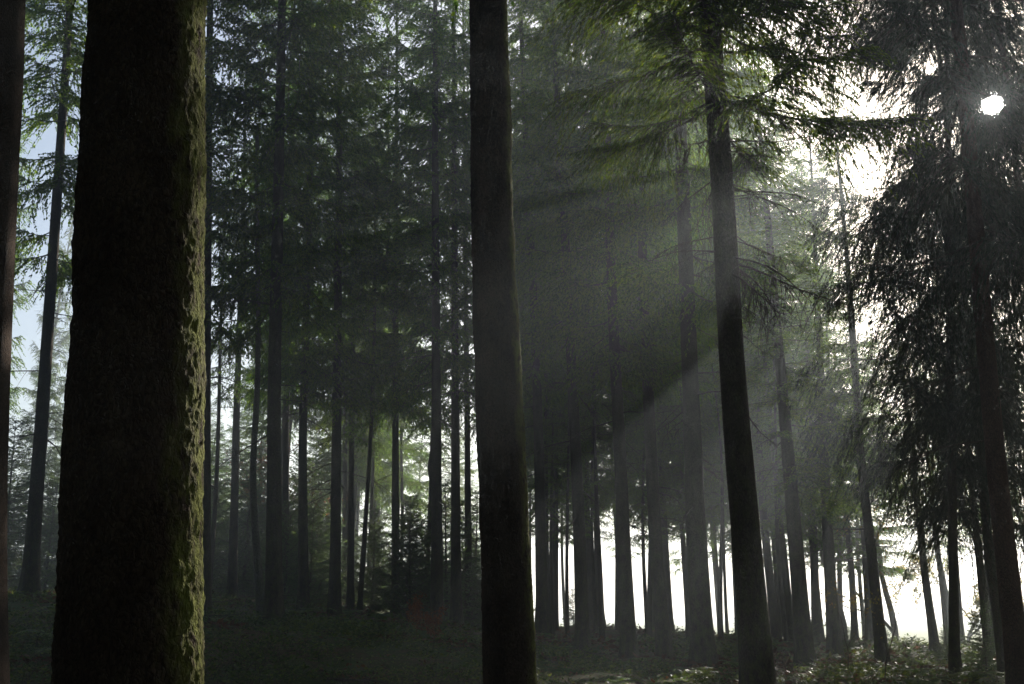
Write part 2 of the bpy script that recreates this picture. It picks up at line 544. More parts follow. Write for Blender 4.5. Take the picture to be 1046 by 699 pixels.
# ------------------------------------------------------------------ the named trees of the photograph
# waypoints (photo px, bottom first), width in px near the foot, distance, py of the foot (None: below the frame), crown kind, crown shift, label
TREES = [
    dict(w=[(-22, 560), (-20, 430), (-4, 150), (4, 10)], wd=56, Y=9.5, foot=None, crown='A', dz=1.0, mat='moss', dead=0,
         label='dark trunk cut off by the left border, its right edge catching golden light'),
    dict(w=[(130, 690), (140, 350), (151, 10)], wd=143, Y=3.7, foot=None, crown='A', dz=1.5, mat='hero', dead=0, flare=0.16,
         label='massive mossy spruce trunk nearest the viewer, with its right edge lit yellow green'),
    dict(w=[(30, 610), (45, 400), (62, 120)], wd=16.5, Y=30, foot=610, crown='A', dz=1.5, flare=0.6,
         label='dark slender spruce with a flared foot between the left border and the massive mossy trunk'),
    dict(w=[(208, 634), (210, 400), (214, 150)], wd=14, Y=29, foot=634, crown='A',
         label='dark spruce half hidden just behind the lit edge of the massive mossy trunk'),
    dict(w=[(237, 613), (241, 420), (247, 250)], wd=10.5, Y=43, foot=613, crown='S', H=25.0,
         label='thin spruce with a pinkish lit right edge standing before the hazy thicket'),
    dict(w=[(280, 632), (280, 400), (285, 200), (289, 0)], wd=18.5, Y=28, foot=632, crown='A',
         label='thick dark spruce directly right of the crooked grey stem'),
    dict(w=[(292, 612), (292, 450), (297, 250)], wd=9, Y=42, foot=614, crown='A',
         label='thin spruce peeping out close behind the thick dark spruce next to the crooked stem'),
    dict(w=[(310, 632), (309, 450), (316, 200)], wd=11.5, Y=36, foot=632, crown='A',
         label='straight dark spruce whose foot stands alone right of the thick dark one'),
    dict(w=[(342, 622), (344, 400), (346, 200)], wd=13, Y=36, foot=622, crown='A',
         label='straight spruce with a thinner lit trunk touching its right side'),
    dict(w=[(353, 606), (352, 380)], wd=8, Y=50, foot=606, crown='S', H=20.0,
         label='thinner spruce with a faintly lit edge touching the right side of a straight spruce'),
    dict(w=[(358, 625), (359, 450), (362, 280)], wd=8.5, Y=44, foot=625, crown='S', H=23.0,
         label='slim dark spruce just left of the dark young spruce thicket'),
    dict(w=[(404, 633), (404, 400), (405, 200)], wd=9.5, Y=42, foot=633, crown='A', fork=True,
         label='forked slim spruce with the orange sapling at its foot'),
    dict(w=[(446, 644), (446, 400), (445, 200)], wd=13.5, Y=36, foot=644, crown='A', burl=(475, -1),
         label='spruce with a small burl on its left side, left neighbour of a close pair'),
    dict(w=[(466, 641), (465, 400), (464, 150)], wd=12, Y=38, foot=641, crown='A',
         label='thicker trunk of the close pair left of the thick central trunk'),
    dict(w=[(479, 645), (477, 400), (475, 220)], wd=8.5, Y=44, foot=645, crown='A',
         label='thinner trunk of the close pair left of the thick central trunk'),
    dict(w=[(521, 690), (514, 500), (505, 300), (499, 10)], wd=53, Y=9.7, foot=None, crown='A', dz=1.5, mat='hero2', dead=0, flare=0.1,
         label='thick bare central trunk with a narrow sunlit strip on its right edge'),
    dict(w=[(554, 640), (551, 480), (547, 350), (535, 100)], wd=13.5, Y=37, foot=640, crown='A',
         label='dark spruce first to the right of the thick central trunk, against the bright gap'),
    dict(w=[(596, 672), (590, 500), (585, 400), (575, 200), (566, 50)], wd=15, Y=33, foot=672, crown='A', burl=(570, 1), dz=2.0,
         label='slender tall spruce with a knot low on its right side, before the bright meadow'),
    dict(w=[(603, 632), (598, 430)], wd=8, Y=50, foot=634, crown='S', H=14.5,
         label='thin spruce standing close behind the knotted slender one'),
    dict(w=[(613, 634), (607, 470)], wd=9.5, Y=48, foot=636, crown='S', H=15.5,
         label='greyish thin spruce just right of the knotted slender one, against white light'),
    dict(w=[(643, 682), (635, 500), (625, 300), (619, 100)], wd=16.5, Y=30, foot=682, crown='A', dz=0.5,
         label='dark spruce with swollen foot in the middle of the bright meadow gap'),
    dict(w=[(680, 667), (672, 600), (662, 400), (655, 230)], wd=16, Y=31, foot=667, crown='A',
         label='dark spruce with a lean to the left, overlapped by a thinner trunk at its foot'),
    dict(w=[(684, 645), (673, 420)], wd=8.5, Y=46, foot=646, crown='A',
         label='thin spruce overlapping the foot of the dark spruce that leans to the left'),
    dict(w=[(720, 685), (711, 550), (705, 400), (697, 200), (690, 10)], wd=24, Y=26, foot=686, crown='A', dz=1.0,
         label='stout grey spruce in the hazy light just left of the leaning large trunk'),
    dict(w=[(775, 699), (762, 550), (748, 400), (737, 200), (722, 5)], wd=31, Y=15.0, foot=None, crown='L', dz=0.2, mat='moss2', dead=34, hang=True,
         label='large leaning spruce with hanging dead twigs and sunlit green boughs at its top'),
    dict(w=[(822, 668), (806, 480), (795, 350)], wd=19, Y=29, foot=668, crown='M', H=18.0, dead=10,
         label='broad grey spruce crossed by the light shafts right of the large leaning trunk'),
    dict(w=[(808, 655), (790, 470)], wd=9, Y=42, foot=655, crown='S', H=19.0,
         label='thin spruce half hidden by the left side of the broad grey spruce'),
    dict(w=[(834, 646), (826, 400)], wd=10, Y=44, foot=648, crown='M', H=21.0,
         label='thin hazy spruce between the broad grey spruce and its dark right neighbour'),
    dict(w=[(852, 662), (843, 500), (837, 350)], wd=14.5, Y=36, foot=662, crown='M', H=19.0,
         label='dark hazy spruce left of the bare bushy tree, its foot in the brambles'),
    dict(w=[(903, 690), (890, 560), (880, 480), (868, 310)], wd=13, Y=32, foot=690, crown='M', H=18.5, dz=1.5, cs=0.85,
         label='dark slender spruce leaning left across the pale bare branches'),
    dict(w=[(889, 648), (876, 450)], wd=9, Y=45, foot=650, crown='S', H=15.5,
         label='grey slim spruce just left of the dark one that leans across the pale bare branches'),
    dict(w=[(957, 675), (945, 590), (936, 500)], wd=9.5, Y=40, foot=676, crown='S', H=16.0,
         label='thin leaning spruce on the right of the white gap with bare branches'),
    dict(w=[(969, 662), (954, 515)], wd=6.5, Y=50, foot=664, crown='S', H=14.5,
         label='very thin spruce second to the right of the white gap with bare branches'),
    dict(w=[(982, 655), (973, 525)], wd=7, Y=48, foot=658, crown='S', H=15.0,
         label='very thin spruce third to the right of the white gap with bare branches'),
    dict(w=[(1010, 660), (990, 470)], wd=10, Y=37, foot=668, crown='S', H=17.0, dz=0.5,
         label='thin dark spruce left behind the reddish trunk at the right border'),
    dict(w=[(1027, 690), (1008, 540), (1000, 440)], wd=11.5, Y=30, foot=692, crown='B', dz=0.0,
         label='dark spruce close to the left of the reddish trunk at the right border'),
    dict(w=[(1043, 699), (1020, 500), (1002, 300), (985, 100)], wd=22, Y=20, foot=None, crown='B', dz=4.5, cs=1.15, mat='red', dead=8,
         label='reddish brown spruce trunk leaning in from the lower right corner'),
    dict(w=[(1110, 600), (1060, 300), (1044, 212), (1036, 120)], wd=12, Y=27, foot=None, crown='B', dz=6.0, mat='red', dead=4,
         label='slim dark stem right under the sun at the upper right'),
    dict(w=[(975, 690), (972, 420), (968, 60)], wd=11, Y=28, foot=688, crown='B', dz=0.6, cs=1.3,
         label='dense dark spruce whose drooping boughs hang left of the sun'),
]

# ------------------------------------------------------------------ ground


def base_h(x, y):
    left = 2.25 / (1 + np.exp((x + 1.0) / 4.0))
    far_right = sm(30, 60, y) * sm(-14, 2, x)
    return sm(4, 32, y) * left * (1 - 0.75 * far_right) + sm(40, 110, y) * 0.8 * (1 - sm(-30, -8, x)) * 1.6


ANCH = []
for T in TREES:
    if T['foot'] is not None:
        p = at(T['w'][0][0], T['foot'], T['Y'])
        ANCH.append((p[0], p[1], p[2] - 0.05 - base_h(p[0], p[1])))
ANCH = np.array(ANCH)


def ground_z(x, y, bumps=True):
    x, y = np.asarray(x, float), np.asarray(y, float)
    z = base_h(x, y)
    num, den = 0.0, 0.35
    for ax, ay, dz in ANCH:
        w = np.exp(-((x - ax) ** 2 + (y - ay) ** 2) / (2 * 2.6 ** 2))
        num = num + w * dz
        den = den + w
    z = z + num / den
    if bumps:
        fade = 1 - sm(70, 130, np.hypot(x, y))
        z = z + fade * (0.30 * fbm(x * 0.35, y * 0.35, 3, 3) + 0.16 * fbm(x * 1.3, y * 1.3, 11, 3))
    return z


def axis_points(lo, hi, fine, far, grow=1.16):
    a = list(np.arange(lo, hi + 1e-6, fine))
    s, v = fine, hi
    while v < far:
        s *= grow
        v += s
        a.append(v)
    s, v = fine, lo
    while v > -far:
        s *= grow
        v -= s
        a.insert(0, v)
    return np.array(a)


GX = axis_points(-34, 34, 0.28, 520)
GY = axis_points(-6, 66, 0.28, 520)
XX, YY = np.meshgrid(GX, GY)
ZZ = ground_z(XX, YY)
nx, ny = len(GX), len(GY)
GV = np.stack([XX, YY, ZZ], -1).reshape(-1, 3)
ii = (np.arange(ny - 1)[:, None] * nx + np.arange(nx - 1)[None]).ravel()
GF = np.stack([ii, ii + 1, ii + nx + 1, ii + nx], -1)
ground = link('ground', mesh_np('ground', GV, [GF], [ground_material()]))
ground['kind'] = 'structure'
ground['label'] = 'dark forest floor with moss and brown litter'


def edge_y(x):
    """where the wood ends and the meadow begins"""
    return 60 + np.maximum(0, -(x + 2)) * 1.9 + 3 * np.sin(x * 0.31)


def zlin(x, y):
    """height of the ground mesh itself (bilinear between its grid points)"""
    i = np.clip(np.searchsorted(GX, x) - 1, 0, nx - 2)
    j = np.clip(np.searchsorted(GY, y) - 1, 0, ny - 2)
    fx = (x - GX[i]) / (GX[i + 1] - GX[i])
    fy = (y - GY[j]) / (GY[j + 1] - GY[j])
    return (ZZ[j, i] * (1 - fx) + ZZ[j, i + 1] * fx) * (1 - fy) + (ZZ[j + 1, i] * (1 - fx) + ZZ[j + 1, i + 1] * fx) * fy


cen = GV[GF].mean(1)
sel = (cen[:, 1] > edge_y(cen[:, 0])) & (cen[:, 0] > -36)
used = np.unique(GF[sel])
remap = np.full(len(GV), -1)
remap[used] = np.arange(len(used))
mv = GV[used].copy()
mv[:, 2] += 0.02
meadow = link('meadow', mesh_np('meadow', mv, [remap[GF[sel]]], [meadow_material()]))
meadow['kind'] = 'structure'
meadow['label'] = 'sunlit yellow green meadow beyond the wood'

# ------------------------------------------------------------------ trunks


def taper(h, H):
    return np.clip(1 - h / H, 0.004, 1) ** 0.8


def trunk_mesh(name, r0, H, cx, cy, mat, sides=18, rings=46, seed=0, flare=0.28, hero=False, burl=None, wob=0.02):
    """cx, cy: offsets of the axis as functions of the height"""
    if hero:
        h = np.concatenate([np.linspace(-0.5, 8.2, 800), np.linspace(8.5, H, 30)])
        sides = 250
    else:
        h = np.concatenate([np.linspace(-0.4, 1.2, 14), np.linspace(1.4, H, rings - 14)])
    th = np.arange(sides) * 2 * PI / sides
    HH, TT = np.meshgrid(h, th, indexing='ij')
    hp = np.maximum(HH, 0)
    r = r0 * taper(hp, H)
    lob = 0.5 + 0.5 * np.sin(TT * 5 + seed) * 0.6 + 0.25 * np.sin(TT * 3 + 2 * seed)
    r = r * (1 + flare * np.exp(-hp / 0.45) * (0.5 + lob) + flare * 0.35 * np.exp(-hp / 1.8))
    u = TT / (2 * PI)
    r = r * (1 + wob * 2.2 * (vnoise(u * 6, HH * 0.8, seed, 6) - 0.5) + wob * 2 * (vnoise(u * 14, HH * 3, seed + 3, 14) - 0.5))
    if burl:
        bh, bt, bs = burl
        dt = np.angle(np.exp(1j * (TT - bt)))
        r = r + bs * np.exp(-((HH - bh) / 0.22) ** 2 - (dt / 0.7) ** 2)
    if hero:
        w = 0.35 * (vnoise(u * 30, HH * 12, seed + 21, 30) - 0.5)
        n = 58
        d1, d2, cid = worley(u * n + w, HH * 26 + 2 * w, seed, n)
        pl = np.minimum(d2 - d1, 0.32) / 0.32
        fine = vnoise(u * 150, HH * 95, seed + 31, 150) - 0.5
        fine2 = vnoise(u * 90, HH * 50, seed + 33, 90) - 0.5
        low = vnoise(u * 9, HH * 3.5, seed + 41, 9) - 0.5
        amp = 0.35 + 0.9 * vnoise(u * 7, HH * 2.2, seed + 51, 7)
        r = r + amp * (0.0020 * pl + 0.0030 * cid) + 0.005 * fine + 0.007 * fine2 + 0.006 * (vnoise(u * 40, HH * 22, seed + 35, 40) - 0.5) + 0.014 * low
    X = cx(HH) + r * np.cos(TT)
    Y = cy(HH) + r * np.sin(TT)
    V = np.stack([X, Y, HH], -1).reshape(-1, 3)
    n = len(h)
    i = np.arange(n - 1)[:, None] * sides
    j = np.arange(sides)[None]
    k = (j + 1) % sides
    f = np.stack([i + j, i + k, i + sides + k, i + sides + j], -1).reshape(-1, 4)
    me = mesh_np(name, V, [f], [mat])
    if hero:
        at_ = me.attributes.new('lit_side', 'FLOAT', 'POINT')  # highest towards the sunlit right, steers the moss colour
        at_.data.foreach_set('value', np.cos(TT - 0.1).ravel().astype(np.float32))
    return me


print('building crowns')
CROWN_H = 29.0     # height that the shared crowns are built for
CROWNS = {
    'A': [spruce_crown(100 + i, 7.4, 28.8, 3.1, step=1.1, per=6, twig_gap=0.06, twig_len=0.85, n_leaf=28, leaf_len=0.085, leaf_w=0.038,
                       droop=0.45, hang=0.6, thin=0.12) for i in range(4)],
    'S': [spruce_crown(120 + i, 9.5, 28.8, 2.2, step=1.2, per=5, twig_gap=0.10, twig_len=0.7, n_leaf=24, leaf_len=0.085, leaf_w=0.030,
                       droop=0.5, hang=0.9, thin=0.15) for i in range(2)],
    'M': [spruce_crown(130 + i, 6.5, 28.8, 2.3, step=1.2, per=6, twig_gap=0.055, twig_len=0.8, n_leaf=26, leaf_len=0.085, leaf_w=0.032,
                       droop=0.45, hang=0.65, thin=0.08) for i in range(2)],
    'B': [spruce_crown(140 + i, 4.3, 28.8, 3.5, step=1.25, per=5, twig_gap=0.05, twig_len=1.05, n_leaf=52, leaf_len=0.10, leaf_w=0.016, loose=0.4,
                       droop=0.5, hang=1.35, low_fac=0.75, thin=0.10, mats=[M_NEEDLE_SHADED, M_TWIG, M_TWIG]) for i in range(2)],
    'L': [spruce_crown(160, 8.0, 28.8, 3.0, step=0.85, per=6, twig_gap=0.05, twig_len=0.8, n_leaf=36, leaf_len=0.08, leaf_w=0.018, loose=0.5,
                       droop=0.30, hang=0.6, low_fac=0.9, thin=0.08)],
    'Y': [spruce_crown(180 + i, 0.15, 5.0, 1.5, step=0.24, per=6, twig_gap=0.055, twig_len=0.36, n_leaf=12, leaf_len=0.08, leaf_w=0.022,
                       droop=0.12, hang=0.15, low_fac=0.95, wood=0.016, mats=[M_NEEDLE_YOUNG, M_TWIG, M_TWIG]) for i in range(3)],
}
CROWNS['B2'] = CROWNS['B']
DEAD = [dead_branch(300 + i, 1.3 + 0.12 * i) for i in range(6)]
DEAD_HANG = [dead_branch(320 + i, 1.2 + 0.2 * i, strands=22) for i in range(5)]
MATS = {'moss': M_BARK_MOSSY, 'moss2': M_BARK, 'hero': M_BARK_MOSSY, 'hero2': M_BARK_MOSSY, 'red': M_BARK_RED, None: M_BARK}
TREE_XY = []
ALL_CROWNS = []
rr = random.Random(11)


def add_crown(root, kind, top_off, H, dz, spin, scale=1.0, idx=None):
    me = CROWNS[kind][idx if idx is not None else rr.randrange(len(CROWNS[kind]))]
    o = link('crown', me, root)
    axis = Vector((top_off[0], top_off[1], H)).normalized()
    q = Vector((0, 0, 1)).rotation_difference(axis) @ Quaternion((0, 0, 1), spin)
    o.rotation_mode = 'QUATERNION'
    o.rotation_quaternion = q
    o.scale = (scale, scale, (H - dz) / CROWN_H)
    o.location = axis * dz
    ALL_CROWNS.append(o)
    return o


for ti, T in enumerate(TREES):
    Y = T['Y']
    if T['foot'] is not None:
        base = at(T['w'][0][0], T['foot'], Y)
    else:
        p = at(*T['w'][0], Y)
        q = at(*T['w'][1], Y)
        gz = float(ground_z(p[0], p[1]))
        s = (gz - p[2]) / (q[2] - p[2])
        base = p + (q - p) * s
    base[2] = float(zlin(np.array(base[0]), np.array(base[1])))
    wp = [at(a, b, Y) for a, b in T['w']]
    hs = [0.0] + [p[2] - base[2] for p in wp if p[2] - base[2] > 0.3]
    xs = [0.0] + [p[0] - base[0] for p in wp if p[2] - base[2] > 0.3]
    H = rr.uniform(30.5, 34.5) if 'H' not in T else T['H']
    slope = (xs[-1] - xs[0]) / (hs[-1] - hs[0])
    hs.append(H)
    xs.append(xs[-1] + slope * (H - hs[-2]))
    hs, xs = np.array(hs), np.array(xs)
    sway, ph = rr.uniform(-0.10, 0.10), rr.uniform(0, 6)

    def cx(h, hs=hs, xs=xs):
        return sum(np.interp(h + k, hs, xs) for k in (-0.9, -0.45, 0, 0.45, 0.9)) / 5 - np.interp(0.0, [0], [0])

    def cy(h, sway=sway, ph=ph):
        return sway * (np.sin(h * 0.25 + ph) - math.sin(ph))
    r0 = T['wd'] / 2 / F * (Y * CP) * (0.9 if Y > 21 else 1.0)
    hero = T.get('mat') in ('hero', 'hero2')
    burl = None
    if 'burl' in T:
        bp = at(T['w'][0][0], T['burl'][0], Y)
        burl = (bp[2] - base[2], 0.0 if T['burl'][1] > 0 else PI, 0.16)
    root = tag(empty('spruce_tree', base), T['label'], 'tree', 'mature spruces of the wood')
    me = trunk_mesh('trunk_mesh', r0, H, cx, cy, MATS[T.get('mat')], seed=ti + 1, flare=T.get('flare', 0.38), hero=hero, burl=burl,
                    sides=40 if Y < 21 else 18, rings=110 if Y < 21 else 50)
    link('trunk', me, root)
    if T.get('fork'):
        hf = at(404, 345, Y)[2] - base[2]
        fa = Acc()
        u = np.linspace(0, 1, 14)
        hh = hf + u * 13
        fa.tube(np.stack([cx(hh) - 0.34 * np.minimum(1, u * 5) ** 0.7, cy(hh), hh], 1), r0 * 0.5 * (1 - 0.9 * u) + 0.01, 9)
        link('fork_stem', fa.mesh('fork_stem', [M_BARK]), root)
    if T['crown']:
        T['crown_obj'] = add_crown(root, T['crown'], (float(cx(np.array(H))), float(cy(np.array(H)))), H, T.get('dz', rr.uniform(-0.6, 1.2)), rr.uniform(0, 6.28), T.get('cs', 1.0))
    nd = T.get('dead', rr.randint(10, 16) if Y < 38 else 4)
    for k in range(nd):
        hb = rr.uniform(3.2, 9.5) if not T.get('hang') else rr.uniform(4.0, 10.5) if k < 20 else rr.uniform(6.0, 10.0)
        lib = DEAD_HANG if T.get('hang') and hb > 5.5 and rr.random() < 0.65 else DEAD
        b = link('branch', rr.choice(lib), root)
        az = rr.uniform(0, 2 * PI) if not T.get('hang') or k < 20 else rr.uniform(-1.3, 1.0)
        rad = r0 * float(taper(np.array(hb), H)) * 0.8
        b.location = (float(cx(np.array(hb))) + rad * math.cos(az), float(cy(np.array(hb))) + rad * math.sin(az), hb)
        b.rotation_euler = (rr.uniform(-0.4, 0.4), rr.uniform(-0.15, 0.3), az)
        s = rr.uniform(0.45, 1.25) * (0.8 if T.get('hang') else 1)
        b.scale = (s, s, s)
    TREE_XY.append((base[0], base[1]))

# ------------------------------------------------------------------ trees farther in, thin against the light
FILL_TRUNK = []
for i in range(4):
    w, ph = 0.12 + 0.05 * i, 1.7 * i
    FILL_TRUNK.append(trunk_mesh('far_trunk_%d' % i, 0.17, CROWN_H, lambda h, w=w, ph=ph: w * (np.sin(h * 0.2 + ph) - math.sin(ph)),
                                 lambda h, w=w, ph=ph: w * (np.cos(h * 0.23 + ph) - math.cos(ph)), M_BARK, sides=12, rings=36, seed=60 + i))


def far_tree(x, y, kind, label, group, H=None, sc=1.0, cs=None):
    z = float(zlin(np.array(x), np.array(y)))
    root = tag(empty('spruce_tree', (x, y, z)), label, 'tree', group)
    t = link('trunk', rr.choice(FILL_TRUNK), root)
    H = H or rr.uniform(28, 34)
    s = rr.uniform(0.75, 1.2) * sc
    t.scale = (s, s, H / CROWN_H)
    t.rotation_euler = (0, 0, rr.uniform(0, 6.28))
    add_crown(root, kind, (0, 0), H, rr.uniform(-1.0, 1.5), rr.uniform(0, 6.28), cs or rr.uniform(0.8, 1.1))
    TREE_XY.append((x, y))


def scatter(n, pxr, yr, mind, fn, seed, tries=4000, reject=None):
    q = random.Random(seed)
    k = 0
    for _ in range(tries):
        if k >= n:
            break
        y = math.sqrt(q.uniform(yr[0] ** 2, yr[1] ** 2))
        x = (q.uniform(*pxr) - PW / 2) / F * y / CP
        if reject and reject(x, y):
            continue
        if min((x - a) ** 2 + (y - b) ** 2 for a, b in TREE_XY) < mind ** 2:
            continue
        fn(x, y, q)
        k += 1


scatter(6, (-40, 360), (46, 92), 3.2, lambda x, y, q: far_tree(x, y, 'A', 'far hazy spruce deep in the wood left of the burled trunk', 'far spruces in the left half'), 1)
scatter(6, (360, 545), (46, 80), 3.0, lambda x, y, q: far_tree(x, y, 'A', 'far thin spruce in the hazy middle distance around the central trunk', 'far spruces around the centre'), 2,
        reject=lambda x, y: y > edge_y(x) - 1)
scatter(21, (555, 790), (42, 62), 2.0, lambda x, y, q: far_tree(x, y, 'A', 'thin spruce at the edge of the wood before the bright meadow', 'edge spruces before the meadow', H=q.uniform(27, 33), sc=0.7), 3,
        reject=lambda x, y: 566 < x / y * CP * F + PW / 2 < 618)
scatter(6, (-40, 130), (62, 92), 3.0, lambda x, y, q: far_tree(x, y, 'M', 'pale hazy conifer far behind the slender dark trunk at the left', 'hazy conifers at the far left', H=q.uniform(13, 19)), 31)
scatter(16, (205, 480), (62, 90), 2.2, lambda x, y, q: far_tree(x, y, 'M', 'blue grey distant conifer closing the view between the left trunks', 'distant conifers behind the left thicket', H=q.uniform(11, 17), sc=0.7), 32)
scatter(9, (215, 480), (38, 60), 1.6, lambda x, y, q: far_tree(x, y, 'S', 'slim dark pole of a suppressed spruce among the left trunks', 'slim suppressed spruces among the left trunks', H=q.uniform(17, 24), sc=0.6), 33)
for px_, Y_, H_, lab in ((800, 52, 27.5, 'misty blue grey conifer whose pointed top shows right of the large leaning trunk'),
                         (758, 55, 25.0, 'misty conifer behind the large leaning trunk, its top lost in the boughs'),
                         (742, 47, 26.0, 'dark conifer whose boughs fill the gap just right of the large leaning trunk'),
                         (776, 43, 21.0, 'dense dark conifer behind the upper light shafts, left of the broad grey spruce'),
                         (818, 48, 23.0, 'dark pointed conifer behind the light shafts, right of the broad grey spruce'),
                         (851, 46, 18.0, 'shorter dark conifer just left of the slender spruce that leans across the pale branches'),
                         (872, 55, 17.0, 'low dark conifer seen through the light shafts right of the slender leaning spruce'),
                         (838, 56, 22.0, 'lower misty conifer under the patch of open sky left of the sun')):
    far_tree((px_ - PW / 2) / F * Y_ / CP, Y_, 'M', lab, None, H=H_, cs=1.35)
scatter(28, (540, 800), (38, 61), 1.1, lambda x, y, q: far_tree(x, y, 'S', 'thin young spruce stem in the bright meadow gap', 'thin stems before the meadow', H=q.uniform(12, 19), sc=0.5), 8)
scatter(6, (930, 1120), (40, 60), 3.0, lambda x, y, q: far_tree(x, y, 'S', 'far spruce at the wood edge behind the reddish trunk', 'edge spruces behind the reddish trunk', H=q.uniform(14, 17)), 4)

# ------------------------------------------------------------------ unseen rest of the wood round the viewer, added to keep skylight out
woods = empty('shade_woods', (0, 0, 0))
woods['kind'] = 'stuff'
woods['label'] = 'unseen rest of the spruce wood all round, added for shade'
q = random.Random(5)
k = 0
for _ in range(3000):
    if k >= 120:
        break
    a = q.uniform(0, 2 * PI)
    r = math.sqrt(q.uniform(5.5 ** 2, 42 ** 2))
    x, y = r * math.sin(a), r * math.cos(a)
    if x > 0 and y > 0 and r > 38:
        continue
    if abs(a if a < PI else a - 2 * PI) < math.radians(29.5) or (y > 0 and abs(x) < abs(y) * 0.5 + 3.0):
        continue
    if min((x - c) ** 2 + (y - d) ** 2 for c, d in TREE_XY) < 2.7 ** 2:
        continue
    TREE_XY.append((x, y))
    k += 1
    z = float(zlin(np.array(x), np.array(y)))
    H = q.uniform(26, 30)
    t = link('trunk', q.choice(FILL_TRUNK), woods)
    t.location = (x, y, z)
    t.scale = (1.2, 1.2, H / CROWN_H)
    kind = 'M' if x > 0 and y > 0 else 'A'
    c = link('crown', q.choice(CROWNS[kind]), woods)
    c.location = (x, y, z)
    c.rotation_euler = (0, 0, q.uniform(0, 6.28))
    c.scale = (1.25, 1.25, H / CROWN_H)
    ALL_CROWNS.append(c)

# ------------------------------------------------------------------ thin places in the boughs through which the sun comes in
PRUNE = []          # (point, radius): the needles within radius of the line from the point to the sun are missing


def gap(px, py, Y, r, start=None):
    PRUNE.append((at(px, py, Y), r, start if start is not None else (0.9 if r > 0.35 else 0.3)))


PRUNE.append((np.array([0, 0, CZ]), 0.27, 0.3))                        # the sun itself is seen
for py in (60, 150, 240, 330, 420, 500, 580, 660):                # right edge of the massive trunk
    gap(203, py, 3.7, 0.22 if py > 300 else 0.14)
for py in (145, 185, 225, 255):                                   # strip on the central trunk
    gap(523, py, 9.7, 0.16)
for py in (70, 130, 200, 270, 330):                               # large leaning trunk
    gap(742, py, 15.0, 0.22)
for px, py, r in ((770, 60, .4), (800, 90, .4), (830, 120, .35), (780, 120, .3), (850, 160, .3)):      # its boughs
    gap(px, py, 15.0, r, 2.6)
for px, py, Y, r, back in ((858, 190, 25, .8, 15), (866, 372, 26, .95, 16), (892, 470, 27, .55, 12), (852, 262, 25, .3, 13)):
    PRUNE.append((at(px, py, Y) - SUN_D * back, r, 0.0))      # broad shafts that come down past the large leaning trunk


def seen_at(p):
    d = p - np.array([0, 0, CZ])
    zc = d[1] * CP + d[2] * SP
    return PW / 2 + F * d[0] / zc, PH / 2 - F * (d[2] * CP - d[1] * SP) / zc


def clear_of_trunks(p, w=0.5, reach=62):
    h = SUN_D[:2] / np.hypot(*SUN_D[:2])
    rel = np.array(TREE_XY) - p[:2]
    al = rel @ h
    perp = np.abs(rel[:, 0] * h[1] - rel[:, 1] * h[0])
    return not np.any((al > 0.2) & (al < reach) & (perp < w))


for px, py, Y, r in ((22, 250, 9.5, .2), (14, 350, 9.5, .2), (241, 480, 43, .25), (241, 580, 43, .25), (345, 470, 45, .4), (353, 560, 50, .2), (100, 590, 27, .4)):
    gap(px, py, Y, r)
q = random.Random(41)
def chosen(n, pxr, pyr, Yr, rr_, start, w=0.5, reach=62):
    k = 0
    for _ in range(4000):
        if k >= n:
            break
        px, py, Y = q.uniform(*pxr), q.uniform(*pyr), q.uniform(*Yr)
        p = at(px, py, Y)
        if pyr[0] > 630:
            p[2] = float(zlin(np.array(p[0]), np.array(p[1]))) + 0.2
            if not 640 < seen_at(p)[1] < 695 or 480 < px < 555 or 700 < px < 780:
                continue
        if clear_of_trunks(p, w, reach):
            PRUNE.append((p, q.uniform(*rr_), start))
            k += 1


chosen(20, (215, 480), (648, 692), (13, 30), (.5, .9), 0.5, 0.27, 48)      # spots of sun on the floor
chosen(12, (545, 770), (650, 692), (18, 36), (.4, .9), 0.5, 0.3, 50)
chosen(32, (215, 470), (40, 430), (27, 44), (.5, .9), 0.3, 0.4)        # sunlit sprays among the left crowns
chosen(6, (20, 80), (60, 400), (27, 40), (.4, .7), 0.3, 0.4)
chosen(10, (540, 700), (30, 330), (26, 38), (.4, .7), 0.3, 0.4)         # and among the middle ones
chosen(3, (600, 740), (300, 480), (17, 24), (.4, .5), 0.0, 0.55)        # narrow shafts in the middle
_cache = {}


